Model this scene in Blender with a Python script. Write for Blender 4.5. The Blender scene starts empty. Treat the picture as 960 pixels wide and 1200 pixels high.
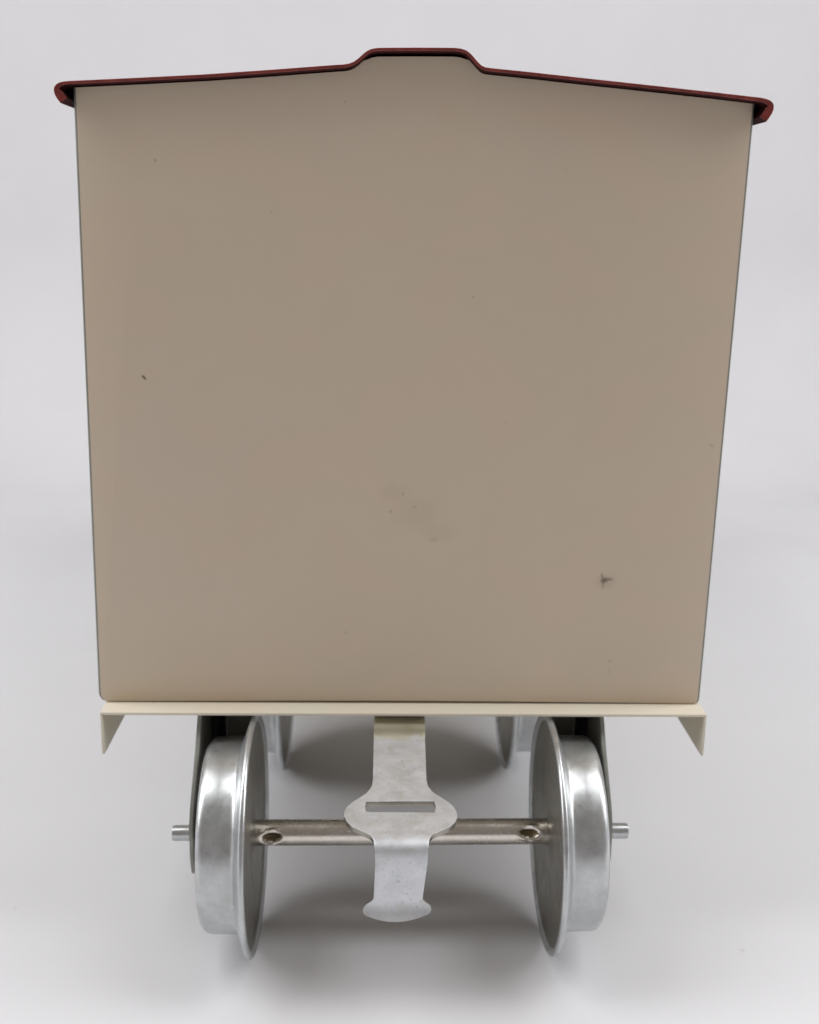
import bpy, bmesh, math
from mathutils import Vector, Matrix

C = bpy.context.scene
COL = C.collection
PI = math.pi

# ------------------------------------------------------------------ materials
def mat(name):
    m = bpy.data.materials.new(name); m.use_nodes = True
    nt = m.node_tree; b = nt.nodes['Principled BSDF']
    return m, nt, b

def N(nt, t, **kw):
    n = nt.nodes.new(t)
    for k, v in kw.items():
        if k in n.inputs: n.inputs[k].default_value = v
        else: setattr(n, k, v)
    return n

def math_(nt, op, a, b=None, clamp=False):
    n = nt.nodes.new('ShaderNodeMath'); n.operation = op; n.use_clamp = clamp
    for i, x in enumerate((a, b)):
        if x is None: continue
        if isinstance(x, (int, float)): n.inputs[i].default_value = x
        else: nt.links.new(x, n.inputs[i])
    return n.outputs[0]

def mixc(nt, fac, a, b):
    n = nt.nodes.new('ShaderNodeMix'); n.data_type = 'RGBA'
    for key, x in ((0, fac), (6, a), (7, b)):
        if isinstance(x, (int, float, tuple)): n.inputs[key].default_value = x
        else: nt.links.new(x, n.inputs[key])
    return n.outputs[2]

def noise(nt, scale, detail=3, rough=.5, vec=None, dist=0):
    n = N(nt, 'ShaderNodeTexNoise', Scale=scale, Detail=detail, Roughness=rough, Distortion=dist)
    if vec is not None: nt.links.new(vec, n.inputs['Vector'])
    return n.outputs['Fac']

def ramp(nt, fac, lo, hi, a=0.0, b=1.0):
    n = nt.nodes.new('ShaderNodeMapRange'); nt.links.new(fac, n.inputs[0])
    n.inputs[1].default_value = lo; n.inputs[2].default_value = hi
    n.inputs[3].default_value = a; n.inputs[4].default_value = b
    return n.outputs[0]

def objvec(nt):
    return nt.nodes.new('ShaderNodeTexCoord').outputs['Object']

def scaled(nt, vec, s):
    n = nt.nodes.new('ShaderNodeMapping'); nt.links.new(vec, n.inputs[0])
    n.inputs['Scale'].default_value = s
    return n.outputs[0]

def bump(nt, b, h, strength, dist):
    n = nt.nodes.new('ShaderNodeBump'); nt.links.new(h, n.inputs['Height'])
    n.inputs['Strength'].default_value = strength; n.inputs['Distance'].default_value = dist
    nt.links.new(n.outputs[0], b.inputs['Normal'])

def cream(name, base, marks=False):
    m, nt, b = mat(name)
    v = objvec(nt)
    lo = tuple(c*0.985 for c in base[:3]) + (1,)
    hi = (base[0]*1.01, base[1]*1.012, base[2]*1.005, 1)
    f = ramp(nt, noise(nt, .55, 4, .6, v), .35, .65)
    col = mixc(nt, f, lo, hi)
    warm = mixc(nt, ramp(nt, noise(nt, .9, 2, .5, scaled(nt, v, (1, 1, 1.7))), .45, .62),
                col, (base[0]*1.01, base[1]*.985, base[2]*.975, 1))
    col = warm
    # fine grime specks of the old paint
    sp = noise(nt, 26, 2, .5, v)
    gate = ramp(nt, noise(nt, 1.7, 2, .5, v), .52, .66)
    col = mixc(nt, math_(nt, 'MULTIPLY', math_(nt, 'MULTIPLY', ramp(nt, sp, .735, .78), gate), .3), col, (.22, .17, .12, 1))
    if marks:
        s = nt.nodes.new('ShaderNodeSeparateXYZ'); nt.links.new(v, s.inputs[0])
        X, Z = s.outputs[0], s.outputs[2]
        wob = math_(nt, 'MULTIPLY', math_(nt, 'SUBTRACT', noise(nt, 14, 3, .6, v), .5), .07)
        # (x, z, radius x, radius z, strength)
        for (cx, cz, rx, rz, st) in (
                (1.918, 3.752, .040, .036, .75), (1.970, 3.766, .052, .020, .55), (1.920, 3.700, .014, .055, .35),
                (1.902, 3.795, .011, .032, .5), (1.94, 3.74, .12, .08, .13),
                (-2.466, 5.690, .018, .014, .95), (-2.452, 5.672, .016, .013, .95),
                (.565, 6.458, .015, .015, .35), (-2.278, 7.597, .015, .013, .3), (-1.27, 7.183, .014, .013, .3),
                (2.034, 2.907, .03, .02, .2), (2.03, 2.80, .012, .05, .12), (2.88, 5.1, .02, .02, .2),
                (-2.86, 3.9, .02, .012, .12), (-.15, 4.62, .16, .10, .07), (.10, 4.42, .26, .20, .07), (.30, 4.22, .20, .10, .06),
                (-.17, 4.43, .022, .022, .28), (-.05, 4.60, .018, .018, .22), (.06, 4.47, .03, .02, .18), (.25, 4.15, .05, .03, .15),
                (-.6, 3.2, .02, .02, .2), (.9, 5.3, .012, .012, .12), (1.35, 7.6, .012, .012, .12), (-.62, 8.13, .015, .012, .25)):
            dx = math_(nt, 'DIVIDE', math_(nt, 'SUBTRACT', math_(nt, 'ADD', X, wob), cx), rx)
            dz = math_(nt, 'DIVIDE', math_(nt, 'SUBTRACT', math_(nt, 'SUBTRACT', Z, wob), cz), rz)
            d = math_(nt, 'SQRT', math_(nt, 'ADD', math_(nt, 'MULTIPLY', dx, dx), math_(nt, 'MULTIPLY', dz, dz)))
            k = math_(nt, 'MULTIPLY', ramp(nt, d, 1.15, .35), st, True)
            col = mixc(nt, k, col, (.10, .072, .045, 1))
    nt.links.new(col, b.inputs['Base Color'])
    b.inputs['Roughness'].default_value = .42
    b.inputs['Specular IOR Level'].default_value = .35
    bump(nt, b, noise(nt, 30, 3, .5, v), .06, .01)
    return m

CREAM = (.645, .543, .427, 1)
M_face = cream('cream_enamel', CREAM, True)
M_frame = cream('cream_enamel_frame', (.71, .66, .545, 1))

M_side = cream('grey_green_fold_shade', (.19, .19, .165, 1))  # grey-green sides; also paints in the dark shading of the rounded corner folds
m, nt, b = mat('maroon_enamel'); M_roof = m
v = objvec(nt)
col = mixc(nt, ramp(nt, noise(nt, 9, 4, .6, v), .35, .65), (.16, .020, .016, 1), (.26, .042, .032, 1))
col = mixc(nt, math_(nt, 'MULTIPLY', ramp(nt, noise(nt, 22, 3, .6, v), .66, .74), .55), col, (.36, .22, .17, 1))
nt.links.new(col, b.inputs['Base Color']); b.inputs['Roughness'].default_value = .28
b.inputs['Coat Weight'].default_value = .4; b.inputs['Coat Roughness'].default_value = .15
bump(nt, b, noise(nt, 14, 3, .5, v), .15, .01)

m, nt, b = mat('roof_underside_shade'); M_under = m
b.inputs['Base Color'].default_value = (.04, .009, .008, 1); b.inputs['Roughness'].default_value = .75; b.inputs['Specular IOR Level'].default_value = .1  # maroon darkened to paint in the shade under the eaves and overhang

def metal(name, base, dark, rough=.3, tarn=None, streak=(1, 1, 1), bs=.12, scratches=.5, tamount=.5, met=1):
    m, nt, b = mat(name)
    v = objvec(nt)
    f = noise(nt, 3.0, 5, .65, scaled(nt, v, streak))
    col = mixc(nt, ramp(nt, f, .35, .68), dark, base)
    fine = noise(nt, 34, 4, .7, v, .6)
    col = mixc(nt, math_(nt, 'MULTIPLY', ramp(nt, fine, .60, .72), scratches), col, tuple(c*.42 for c in dark[:3])+(1,))
    if tarn:
        g = math_(nt, 'MULTIPLY', ramp(nt, noise(nt, 5.5, 4, .7, v), .52, .70), tamount)
        col = mixc(nt, g, col, tarn)
    nt.links.new(col, b.inputs['Base Color'])
    b.inputs['Metallic'].default_value = met
    r = ramp(nt, noise(nt, 7, 5, .7, v), .3, .7, rough*.8, rough*1.35)
    nt.links.new(r, b.inputs['Roughness'])
    bump(nt, b, noise(nt, 11, 4, .6, v), bs, .02)
    return m

M_zinc = metal('galvanised_tin', (.62, .64, .65, 1), (.47, .485, .49, 1), .31, bs=.05, scratches=.35, met=.8, tarn=(.46, .45, .42, 1), tamount=.35)
M_disc = metal('dull_tin', (.36, .345, .305, 1), (.29, .28, .25, 1), .42, bs=.06, scratches=.2)
M_coup = metal('plated_steel', (.80, .82, .86, 1), (.66, .68, .71, 1), .38, tarn=(.52, .49, .36, 1), scratches=.8, tamount=.4)
M_coup.node_tree.nodes['Principled BSDF'].inputs['Metallic'].default_value = .66
nt = M_coup.node_tree; b = nt.nodes['Principled BSDF']         # yellow stain with the footplate's shade painted in, near the fixing end
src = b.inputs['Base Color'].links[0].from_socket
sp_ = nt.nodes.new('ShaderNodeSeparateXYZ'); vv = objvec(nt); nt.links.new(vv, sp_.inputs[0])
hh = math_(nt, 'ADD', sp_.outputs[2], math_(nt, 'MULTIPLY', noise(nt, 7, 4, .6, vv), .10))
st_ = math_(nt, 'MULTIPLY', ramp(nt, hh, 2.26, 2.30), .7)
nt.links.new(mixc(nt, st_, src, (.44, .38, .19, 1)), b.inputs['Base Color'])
M_edge = metal('sheared_edge', (.44, .42, .37, 1), (.30, .28, .24, 1), .42)
M_axle = metal('nickel_steel', (.78, .74, .69, 1), (.66, .61, .55, 1), .24, streak=(.3, 2, 2), bs=.015, tarn=(.50, .42, .32, 1), scratches=.2, tamount=.3)
M_brass = metal('tarnished_brass', (.27, .21, .12, 1), (.11, .09, .055, 1), .45)
M_bogie = metal('dull_zinc', (.34, .345, .32, 1), (.26, .265, .245, 1), .45, bs=.06)
M_bogie.node_tree.nodes['Principled BSDF'].inputs['Metallic'].default_value = .5
m, nt, b = mat('black_lacquer'); M_black = m
b.inputs['Base Color'].default_value = (.006, .006, .006, 1); b.inputs['Roughness'].default_value = .5

m, nt, b = mat('white_paper'); M_paper = m
v = objvec(nt)
col = mixc(nt, ramp(nt, noise(nt, .35, 4, .6, v), .3, .7), (.743, .741, .762, 1), (.768, .766, .788, 1))
col = mixc(nt, math_(nt, 'MULTIPLY', ramp(nt, noise(nt, 2.3, 5, .7, v), .66, .76), .10), col, (.5, .47, .42, 1))
s = nt.nodes.new('ShaderNodeSeparateXYZ'); nt.links.new(v, s.inputs[0])
for cx, cy, r in ((3.45, -.55, .035), (-4.1, .2, .03)):
    dx = math_(nt, 'SUBTRACT', s.outputs[0], cx); dy = math_(nt, 'SUBTRACT', s.outputs[1], cy)
    d = math_(nt, 'SQRT', math_(nt, 'ADD', math_(nt, 'MULTIPLY', dx, dx), math_(nt, 'MULTIPLY', dy, dy)))
    col = mixc(nt, ramp(nt, d, r, r*.3, 0, .25), col, (.35, .32, .28, 1))
nt.links.new(col, b.inputs['Base Color']); b.inputs['Roughness'].default_value = .6
b.inputs['Specular IOR Level'].default_value = .3
bump(nt, b, noise(nt, 5, 6, .6, v), .05, .03)

# ------------------------------------------------------------------ mesh helpers
def link(name, bm, m, parent=None, smooth=35, mats=None):
    me = bpy.data.meshes.new(name); bm.normal_update()
    bmesh.ops.recalc_face_normals(bm, faces=bm.faces)
    bm.to_mesh(me); bm.free()
    for x in (mats or [m]): me.materials.append(x)
    if smooth is not None:
        me.shade_smooth()
        me.set_sharp_from_angle(angle=math.radians(smooth))
    o = bpy.data.objects.new(name, me); COL.objects.link(o)
    if parent: o.parent = parent
    return o

def box(bm, x0, x1, y0, y1, z0, z1, bev=0):
    r = bmesh.ops.create_cube(bm, size=1)
    vs = r['verts']
    for q in vs:
        q.co = Vector(((x0+x1)/2+q.co.x*(x1-x0), (y0+y1)/2+q.co.y*(y1-y0), (z0+z1)/2+q.co.z*(z1-z0)))
    if bev:
        es = list({e for q in vs for e in q.link_edges})
        bmesh.ops.bevel(bm, geom=es, offset=bev, segments=2, affect='EDGES', profile=.5)

def sheet(bm, pts, y0, y1, t, steps=1, under=0):
    """open cross-section line pts (x,z), given thickness t to its right side, swept from y0 to y1."""
    n = len(pts); nor = []
    for i in range(n):
        a = Vector(pts[max(0, i-1)]); c = Vector(pts[min(n-1, i+1)])
        d = (c-a).normalized(); nor.append(Vector((d.y, -d.x)))
    tt = t if callable(t) else (lambda x, z: t)
    inner = [(p[0]+k.x*tt(*p), p[1]+k.y*tt(*p)) for p, k in zip(pts, nor)]
    ring = list(pts)+inner[::-1]
    rows = []
    for j in range(steps+1):
        y = y0+(y1-y0)*j/steps
        rows.append([bm.verts.new((x, y, z)) for x, z in ring])
    L = len(ring)
    for j in range(steps):
        for i in range(L):
            f = bm.faces.new((rows[j][i], rows[j][(i+1) % L], rows[j+1][(i+1) % L], rows[j+1][i]))
            if i >= n-1: f.material_index = under
    for r in (rows[0], rows[-1]):
        for i in range(n-1):
            bm.faces.new((r[i], r[i+1], r[L-2-i], r[L-1-i]))

def lathe_x(bm, prof, seg=128, sx=1, close0=False):
    """prof (u, r): revolve about the X axis; sx mirrors u."""
    rings = []
    for u, r in prof:
        rings.append([bm.verts.new((sx*u, r*math.sin(2*PI*k/seg), r*math.cos(2*PI*k/seg))) for k in range(seg)])
    for a, c in zip(rings, rings[1:]):
        for k in range(seg):
            bm.faces.new((a[k], a[(k+1) % seg], c[(k+1) % seg], c[k]))
    return rings

def arc(cx, cy, r, a0, a1, n):
    return [(cx+r*math.cos(math.radians(a0+(a1-a0)*i/n)), cy+r*math.sin(math.radians(a0+(a1-a0)*i/n))) for i in range(n+1)]

# ------------------------------------------------------------------ dimensions (centimetres)
ZB = 2.448            # top of the footplate
LEN = 12.0            # length of the body
YA = -.285            # front axle
WB = 3.923            # bogie wheelbase
RF, RT = 1.184, .9515 # flange and tread radii
G = 1.433             # half the distance between the wheels' inner faces
XO = -.026

root = bpy.data.objects.new('toy_railway_wagon', None); COL.objects.link(root)
root['label'] = 'cream tinplate toy railway box wagon with dark red roof, seen from its end'
root['category'] = 'toy wagon'

# ------------------------------------------------------------------ roof
roof_pts = [(-3.052, 8.053), (-3.082, 8.092), (-3.099, 8.125), (-3.106, 8.163), (-3.098, 8.190), (-3.079, 8.209), (-3.052, 8.224), (-3.015, 8.232), (-2.969, 8.237),
            (-2.4, 8.272), (-1.811, 8.311), (-1.2, 8.363), (-.70, 8.408), (-.62, 8.414), (-.575, 8.422), (-.535, 8.438), (-.495, 8.466), (-.455, 8.502), (-.42, 8.528), (-.38, 8.544), (-.33, 8.553),
            (0, 8.561), (.33, 8.566), (.385, 8.561), (.43, 8.549), (.466, 8.526), (.50, 8.492), (.535, 8.456), (.565, 8.430), (.60, 8.414), (.66, 8.408),
            (.977, 8.384), (1.5, 8.340), (2.021, 8.298), (2.6, 8.250), (3.016, 8.214), (3.062, 8.206), (3.098, 8.194), (3.124, 8.176), (3.138, 8.150), (3.139, 8.120), (3.128, 8.085), (3.105, 8.045), (3.081, 8.011)]
bm = bmesh.new()
def roof_t(x, z):
    return (.028+.046*max(0, min(1, (8.235-z)/.10))*(abs(x) > 2.9))
sheet(bm, roof_pts, -.13, LEN+.13, roof_t, 24, 1)
roof = link('roof', bm, None, root, 40, [M_roof, M_under])
bv = roof.modifiers.new('b', 'BEVEL'); bv.width = .010; bv.segments = 2; bv.limit_method = 'ANGLE'; bv.angle_limit = math.radians(50)
roof['label'] = 'dark red roof with raised ridge walkway and curled eaves'

# ------------------------------------------------------------------ body: end walls and sides of one folded tin shell
def underside(x):
    P = roof_pts[8:37]; gap = .054 if abs(x) < .45 else .040
    for (a, za), (c, zc) in zip(P, P[1:]):
        if a <= x <= c: return za+(zc-za)*(x-a)/(c-a)-gap
    return (P[0][1] if x < 0 else P[-1][1])-gap
xs = [-2.975, -2.4, -1.8, -1.2, -.70, -.62, -.575, -.535, -.495, -.455, -.42, -.38, -.33, 0, .33, .385, .43, .466, .50, .535, .565, .60, .66, .977, 1.5, 2.021, 2.6, 3.015]
top = [(x, underside(x)) for x in xs]
bot_r = [(2.972, 2.52), (2.968, 2.482), (2.952, 2.464), (2.93, 2.458)]
bot = [(2.0, 2.466), (1.0, 2.472), (0, 2.476), (-1.0, 2.474), (-2.0, 2.468)]
bot_l = [(-2.995, 2.462), (-3.018, 2.474), (-3.042, 2.512), (-3.046, 2.54)]
outline = top+bot_r+bot+bot_l
bm = bmesh.new()
def ringat(y, ins=0):
    return [bm.verts.new((x-math.copysign(ins, x) if abs(x) > 2.9 else x, y, z)) for x, z in outline]
# the folded upright corners of the tin are rounded
rings = [ringat(0, .026), ringat(.003, .016), ringat(.010, .007), ringat(.024, .0015), ringat(.05, 0), ringat(LEN-.05, 0), ringat(LEN-.02, .005), ringat(LEN, .036)]
L = len(outline)
bm.faces.new(rings[0]); bm.faces.new(rings[-1][::-1])
for j, (r0, r1) in enumerate(zip(rings, rings[1:])):
    for i in range(L):
        k = (i+1) % L
        if outline[i][1] > 8.0 and outline[k][1] > 8.0 and 4 <= j: continue                    # open under the roof
        if abs(outline[i][0]) < 2.92 and abs(outline[k][0]) < 2.92 and outline[i][1] < 3 and 4 <= j: continue  # open at the floor
        f = bm.faces.new((r0[i], r0[k], r1[k], r1[i]))
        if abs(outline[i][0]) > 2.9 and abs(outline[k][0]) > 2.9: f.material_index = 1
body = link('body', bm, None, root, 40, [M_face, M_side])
body['label'] = 'plain cream end and sides of folded tinplate with a few dirt specks'

# ------------------------------------------------------------------ footplate with down-turned side sills
bm = bmesh.new()
box(bm, -2.977, 2.977, -.243, LEN+.243, ZB-.030, ZB, .007)
plate = link('footplate', bm, M_frame, root, 40)
for sx in (-1, 1):
    bm = bmesh.new()
    # vertical strip, its lower edge slightly burred
    x0, x1 = (sx*2.977, sx*2.950) if sx > 0 else (-2.977, -2.950)
    box(bm, min(x0, x1), max(x0, x1), -.241, LEN+.241, ZB-.446, ZB-.034, .006)
    o = link('side_sill', bm, M_frame, plate, 40)

# ------------------------------------------------------------------ bogie
BY = YA+WB/2
bm = bmesh.new()
box(bm, -2.03, 1.97, BY-.75, BY+.75, 2.345, 2.375, .006)      # bolster plate
box(bm, -.45, .40, YA+.2, YA+WB-.2, 2.378, 2.400, .005)
for (a, c) in ((-1.85, -1.56), (1.55, 1.80)):                  # down-turned lugs behind the wheels
    box(bm, a, c, .50, .53, 1.60, 2.34, .006)
    box(bm, a, c, .50, BY-.70, 2.34, 2.37, .006)
    box(bm, a, c, YA+WB-.82, YA+WB-.79, 1.60, 2.34, .006)
    box(bm, a, c, BY+.70, YA+WB-.79, 2.34, 2.37, .006)
bogie = link('bogie', bm, M_bogie, root, 40)

def side_frame(x, parent):
    prof = [(-.07, 2.40), (-.30, 2.10), (-.72, 1.66), (-.80, 1.50), (-.80, 1.20), (-.74, 1.0), (-.60, .93), (.05, .93), (.18, 1.0), (.24, 1.2),
            (.30, 1.45), (.55, 1.62), (1.0, 1.68)]
    full = prof+[(BY*2-y, z) for y, z in prof[::-1]]
    bm = bmesh.new()
    a = [bm.verts.new((x-.02, y, z)) for y, z in full]
    c = [bm.verts.new((x+.02, y, z)) for y, z in full]
    bm.faces.new(a); bm.faces.new(c[::-1])
    for i in range(len(full)): bm.faces.new((a[i], c[i], c[(i+1) % len(full)], a[(i+1) % len(full)]))
    es = [e for e in bm.edges if not (abs(e.verts[0].co.x-e.verts[1].co.x) > .01)]
    bmesh.ops.bevel(bm, geom=es, offset=.008, segments=2, affect='EDGES')
    return link('side_frame', bm, M_bogie, parent, 40)
side_frame(-2.035, bogie); side_frame(1.965, bogie)
for (a, c) in ((-2.01, -1.86), (1.81, 1.94)):
    bm = bmesh.new(); box(bm, a, c, .47, 3.0, 1.68, 2.34, .01)
    link('spring_block', bm, M_black, bogie, 40)

# ------------------------------------------------------------------ wheels and axles
ROLL = Matrix.Rotation(math.radians(-.35), 4, 'Y')
def wheel(sx, y, parent):
    place = Matrix.Translation((XO, y, RF)) @ ROLL
    def put(o): o.matrix_world = place
    # disc: recessed inner face, hub, dished outer face
    inner = [(G+.028, .130), (G+.034, .175), (G+.044, .20), (G+.046, .40), (G+.050, .95), (G+.048, 1.06), (G+.034, 1.10)]
    outer = [(G+.478, .86), (G+.44, .82), (G+.41, .70), (G+.40, .30), (G+.46, .26), (G+.47, .10)]
    bm = bmesh.new(); lathe_x(bm, inner, 128, sx); lathe_x(bm, outer, 96, sx)
    w = link('wheel', bm, M_disc, parent, 40); put(w)
    fl = [(G+.034, 1.10), (G+.010, 1.125)]+[(G+.035+.030*math.cos(math.radians(t)), 1.154+.030*math.sin(math.radians(t))) for t in (200, 170, 140, 110, 80, 50, 20)] + \
         [(G+.085, 1.10), (G+.108, 1.03), (G+.122, .985)]
    bm = bmesh.new(); lathe_x(bm, fl, 144, sx)
    f = link('flange', bm, M_zinc, w, 50)
    tr = [(G+.122, .985), (G+.132, .966), (G+.150, RT+.004), (G+.17, RT), (G+.30, RT-.002), (G+.415, RT-.004), (G+.445, RT-.012), (G+.47, RT-.032), (G+.486, .90), (G+.487, .875), (G+.478, .86)]
    bm = bmesh.new(); lathe_x(bm, tr, 144, sx)
    t = link('tread', bm, M_zinc, w, 60)
    return w

def axle(y, parent):
    bm = bmesh.new()
    n = 64
    us = [-2.25-.03, -2.25-.028, -2.25]+[-2.0, -1.60, -1.46]+[-1.45+.008*i for i in range(0, 45)]+[-1.05, -.6, 0, .6, 1.05]+[1.10+.008*i for i in range(0, 45)]+[1.46, 1.60, 2.0, 2.25, 2.278, 2.28]
    rings = []
    for u in us:
        a = abs(u)
        if a > 2.279: r = .056
        elif a > 2.26: r = .074
        elif a > 1.595: r = .078
        else: r = .128
        ring = []
        for k in range(n):
            th = 2*PI*k/n                                   # th = 0 up, then towards +Y
            # direction measured from the side that faces front and a little down
            rr = r
            if a < 1.46:
                c0 = math.radians(278 if u < 0 else 292)
                d = math.atan2(math.sin(th-c0), math.cos(th-c0))
                uc = 1.285 if u < 0 else 1.27
                q = math.sqrt(((a-uc+.05*d)/.100)**2+(d/.36)**2)
                rr -= .048*max(0, 1-q**2)**.8 if q < 1 else 0
                ridge = math.exp(-((q-1.5)/.35)**2)*math.exp(-((a-uc-.02)/.10)**2)
                rr += .022*ridge
            ring.append(bm.verts.new((u, rr*math.sin(th), rr*math.cos(th))))
        rings.append(ring)
    for i, (a, c) in enumerate(zip(rings, rings[1:])):
        for k in range(n):
            f = bm.faces.new((a[k], a[(k+1) % n], c[(k+1) % n], c[k]))
            rad = sum(math.hypot(q.co.y, q.co.z) for q in f.verts)/4
            if abs(us[i]) < 1.455 and rad < .121: f.material_index = 1
            if abs(us[i]) > 1.59: f.material_index = 2
    bm.faces.new(rings[0]); bm.faces.new(rings[-1][::-1])
    o = link('axle', bm, None, parent, 50, [M_axle, M_brass, M_zinc])
    o.matrix_world = Matrix.Translation((XO, y, RF)) @ ROLL
    return o

for y in (YA, YA+WB):
    wheel(-1, y, root); wheel(1, y, root); axle(y, root)

# ------------------------------------------------------------------ coupler: one pressed steel strip
knots = [(.90, 2.335), (.3, 2.335), (-.10, 2.335), (-.19, 2.325), (-.235, 2.29), (-.262, 2.25), (-.315, 2.205), (-.42, 2.165), (-.58, 2.115), (-.75, 2.07), (-.95, 2.035), (-1.10, 2.005), (-1.30, 1.985), (-1.50, 1.975), (-1.66, 1.968),
         (-1.74, 1.962), (-1.79, 1.945), (-1.825, 1.915), (-1.842, 1.87), (-1.850, 1.80), (-1.862, 1.65), (-1.875, 1.52), (-1.883, 1.44), (-1.900, 1.37), (-1.925, 1.315), (-1.945, 1.285)]
def catmull(P, m=6):
    out = []
    for i in range(len(P)-1):
        p0 = P[max(0, i-1)]; p1 = P[i]; p2 = P[i+1]; p3 = P[min(len(P)-1, i+2)]
        for j in range(m):
            t = j/m
            out.append(tuple(.5*((2*p1[k])+(-p0[k]+p2[k])*t+(2*p0[k]-5*p1[k]+4*p2[k]-p3[k])*t*t+(-p0[k]+3*p1[k]-3*p2[k]+p3[k])*t**3) for k in range(2)))
    out.append(P[-1]); return out
path = catmull(knots, 6)
S = [0]
for a, c in zip(path, path[1:]): S.append(S[-1]+math.hypot(c[0]-a[0], c[1]-a[1]))
def s_at_y(y):
    for (a, c, s0, s1) in zip(path, path[1:], S, S[1:]):
        if c[0] <= y <= a[0]: return s0+(s1-s0)*(a[0]-y)/max(1e-9, a[0]-c[0])
    return S[-1]
wk = [(0, .250), (s_at_y(-.88), .250), (s_at_y(-.97), .260), (s_at_y(-1.06), .305), (s_at_y(-1.13), .368), (s_at_y(-1.20), .432), (s_at_y(-1.28), .480), (s_at_y(-1.36), .502), (s_at_y(-1.44), .503),
      (s_at_y(-1.52), .478), (s_at_y(-1.60), .425), (s_at_y(-1.67), .335), (s_at_y(-1.72), .268), (s_at_y(-1.78), .236), (s_at_y(-1.84), .226), (S[-1]-.25, .211), (S[-1]-.205, .210), (S[-1]-.185, .226), (S[-1]-.165, .262), (S[-1]-.145, .284), (S[-1]-.12, .292), (S[-1]-.09, .291), (S[-1]-.06, .286), (S[-1]-.035, .276), (S[-1]-.015, .262), (S[-1], .243)]
def hw(s):
    for (a, wa), (c, wc) in zip(wk, wk[1:]):
        if a <= s <= c:
            t = (s-a)/max(1e-9, c-a); return wa+(wc-wa)*t
    return wk[-1][1]
def at_s(s):
    s = min(max(s, 0), S[-1])
    for a, c, s0, s1 in zip(path, path[1:], S, S[1:]):
        if s0 <= s <= s1:
            t = (s-s0)/max(1e-9, s1-s0); return a[0]+(c[0]-a[0])*t, a[1]+(c[1]-a[1])*t
def xc(s):
    t = max(0, (s-s_at_y(-1.85))/(S[-1]-s_at_y(-1.85)))
    return -.048-.018*min(1, s/1.8)-.040*t
SL0, SL1 = s_at_y(-1.20), s_at_y(-1.37)      # slot
sv = sorted(set([round(x, 4) for x in S[::2]]+[round(a, 4) for a, _ in wk if a < S[-1]]+[round(SL0, 4), round((SL0+SL1)/2, 4), round(SL1, 4)]+[round(S[-1]-.02*i, 4) for i in range(0, 12)]))
sv = [x for x in sv if x < S[-1]-.235 or abs((S[-1]-x)/.02-round((S[-1]-x)/.02)) < .02]
sv = [x for i, x in enumerate(sv) if i == 0 or x-sv[i-1] > .012 or x in (round(SL0, 4), round(SL1, 4))]
bm = bmesh.new(); rows = []
sl = .318
NC = 10
for s in sv:
    h = hw(s)
    inner = min(sl, h*.88) if s_at_y(-1.0) < s < s_at_y(-1.7) else h*.8
    # columns: outer edge, shoulder, slot end, then across
    cols = [-h, -(h+inner)/2, -inner]+[inner*(-1+2*k/NC) for k in range(1, NC)]+[inner, (h+inner)/2, h]
    row = []
    for w in cols:
        ss = s
        if s > S[-1]-.10:                       # rounded lower end
            k = (s-(S[-1]-.10))/.10
            ss = s-.050*k*(abs(w)/h)**2
        y, z = at_s(ss)
        yy = y; 
        if SL0-.001 <= s <= SL1+.001 and abs(abs(w)-inner) < 1e-6:
            mid = (SL0+SL1)/2
            q = 1-((s-mid)/((SL1-SL0)/2))**2
            w = math.copysign(inner-.012*(1-max(0, q))**.6, w)
        # slight hand bent wave, and a dished skew of the slot
        z += .004*math.sin(9*s+3*w)
        row.append(bm.verts.new((xc(s)+w, yy, z)))
    rows.append(row)
for i in range(len(sv)-1):
    for k in range(len(rows[i])-1):
        if sv[i] >= SL0-.002 and sv[i+1] <= SL1+.002 and 2 <= k < 2+NC: continue
        bm.faces.new((rows[i][k], rows[i][k+1], rows[i+1][k+1], rows[i+1][k]))
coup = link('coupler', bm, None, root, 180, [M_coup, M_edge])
sm = coup.modifiers.new('s', 'SOLIDIFY'); sm.thickness = .048; sm.offset = 0; sm.material_offset_rim = 1
bv = coup.modifiers.new('b', 'BEVEL'); bv.width = .008; bv.segments = 3; bv.limit_method = 'ANGLE'; bv.angle_limit = math.radians(45)
coup.data.set_sharp_from_angle(angle=math.radians(60))
coup['label'] = 'plated steel coupler strip with rounded slotted eye and hooked lower end'

# ------------------------------------------------------------------ the unseen rear bogie, for views from the side
def copy_to(o, dy, parent):
    c = o.copy(); COL.objects.link(c); c.parent = parent
    if parent is root: c.location.y += dy
    for ch in [q for q in o.children]:
        d = ch.copy(); COL.objects.link(d); d.parent = c
    return c
for o in [q for q in root.children if q.name.split('.')[0] in ('wheel', 'axle', 'bogie')]:
    copy_to(o, LEN-2*BY, root)

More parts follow.
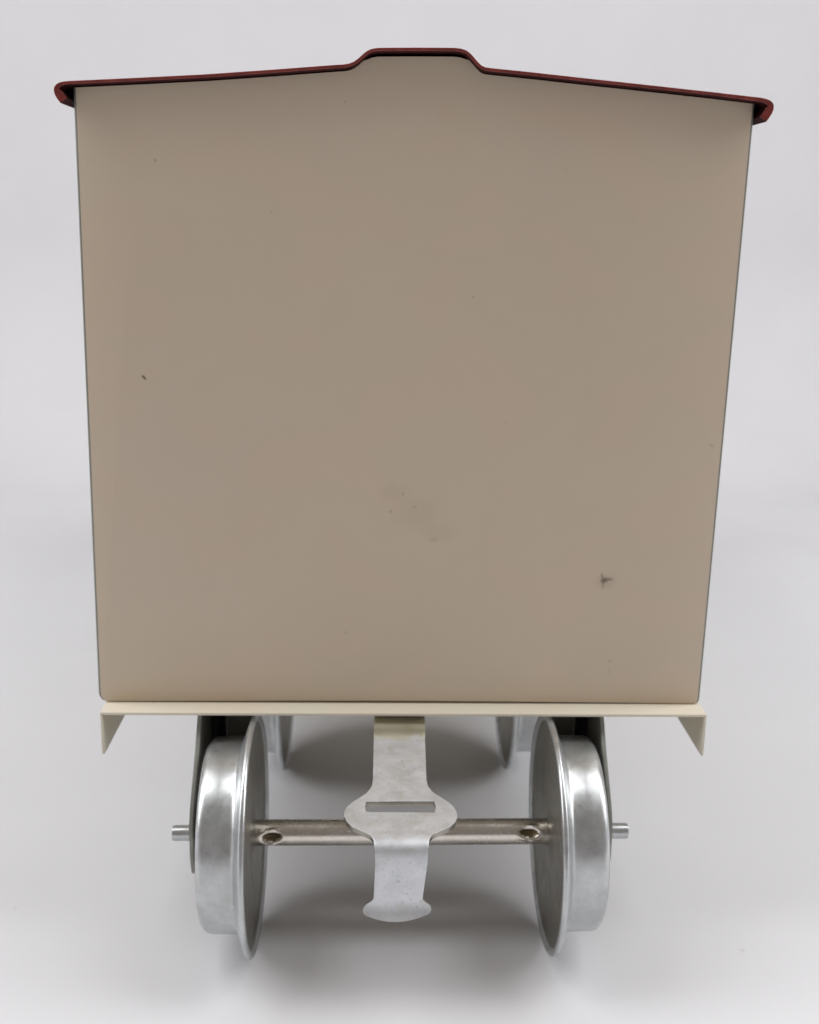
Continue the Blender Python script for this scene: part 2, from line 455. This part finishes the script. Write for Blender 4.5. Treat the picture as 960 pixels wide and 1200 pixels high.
# ------------------------------------------------------------------ paper sweep
prof = [(-60, 0), (-20, 0), (0, 0), (10, 0), (19, 0)]
R = 5.5; y0 = 19.8
prof += [(y0+R*math.sin(math.radians(t)), R-R*math.cos(math.radians(t))) for t in range(0, 105, 4)]
prof += [(prof[-1][0]-math.tan(math.radians(14))*dz, prof[-1][1]+dz) for dz in (4, 10, 18)]
def sheet_grid(name, prof, X, m):
    bm = bmesh.new()
    rows = [[bm.verts.new((x, y, z)) for x in X] for y, z in prof]
    for a, c in zip(rows, rows[1:]):
        for k in range(len(X)-1): bm.faces.new((a[k], a[k+1], c[k+1], c[k]))
    o = link(name, bm, m, None, 60); o['kind'] = 'structure'
    return o
sheet_grid('backdrop', prof, [-60, -20, -5, 5, 20, 60], M_paper)

# ------------------------------------------------------------------ light
def area(name, loc, target, sx, sy, power, col=(1, 1, 1)):
    l = bpy.data.lights.new(name, 'AREA'); l.shape = 'RECTANGLE'; l.size = sx; l.size_y = sy; l.energy = power; l.color = col
    o = bpy.data.objects.new(name, l); COL.objects.link(o); o.location = loc
    o.rotation_euler = (Vector(target)-Vector(loc)).to_track_quat('-Z', 'Y').to_euler()
    return o
for sx in (-1, 1):
    area('softbox', (sx*22, 0, 20), (sx*3.0, 0, 0), 13, 36, 7400, (.985, .99, 1))

w = bpy.data.worlds.new('World'); C.world = w; w.use_nodes = True
nt = w.node_tree; bg = nt.nodes['Background']
tc = nt.nodes.new('ShaderNodeTexCoord'); s = nt.nodes.new('ShaderNodeSeparateXYZ'); nt.links.new(tc.outputs['Generated'], s.inputs[0])
up = ramp(nt, s.outputs[2], -.1, .75)
col = mixc(nt, up, (.22, .19, .185, 1), (.27, .25, .225, 1))     # a darker room at eye level, a bright ceiling above
nt.links.new(col, bg.inputs['Color']); bg.inputs['Strength'].default_value = .85

# ------------------------------------------------------------------ camera
cd = bpy.data.cameras.new('Camera'); cam = bpy.data.objects.new('Camera', cd); COL.objects.link(cam)
A = Vector((0.99952095, -0.02658597, 0.01584496)); B = Vector((-0.00886836, 0.24446841, 0.9696167)); F = Vector((0.02965179, 0.96929272, -0.24411552))
mw = Matrix(((A.x, B.x, -F.x, -.30773735), (A.y, B.y, -F.y, -10.43378506), (A.z, B.z, -F.z, 7.05114796), (0, 0, 0, 1)))
cam.matrix_world = mw
cd.sensor_fit = 'VERTICAL'; cd.sensor_height = 24; cd.lens = 1316.6745/1200*24
cd.clip_start = .1; cd.clip_end = 500
cd.dof.use_dof = True; cd.dof.focus_distance = 9.2; cd.dof.aperture_fstop = .42
C.camera = cam

C.view_settings.view_transform = 'Standard'; C.view_settings.look = 'None'
C.view_settings.exposure = 0; C.view_settings.gamma = 1
C.render.resolution_x = 819; C.render.resolution_y = 1024
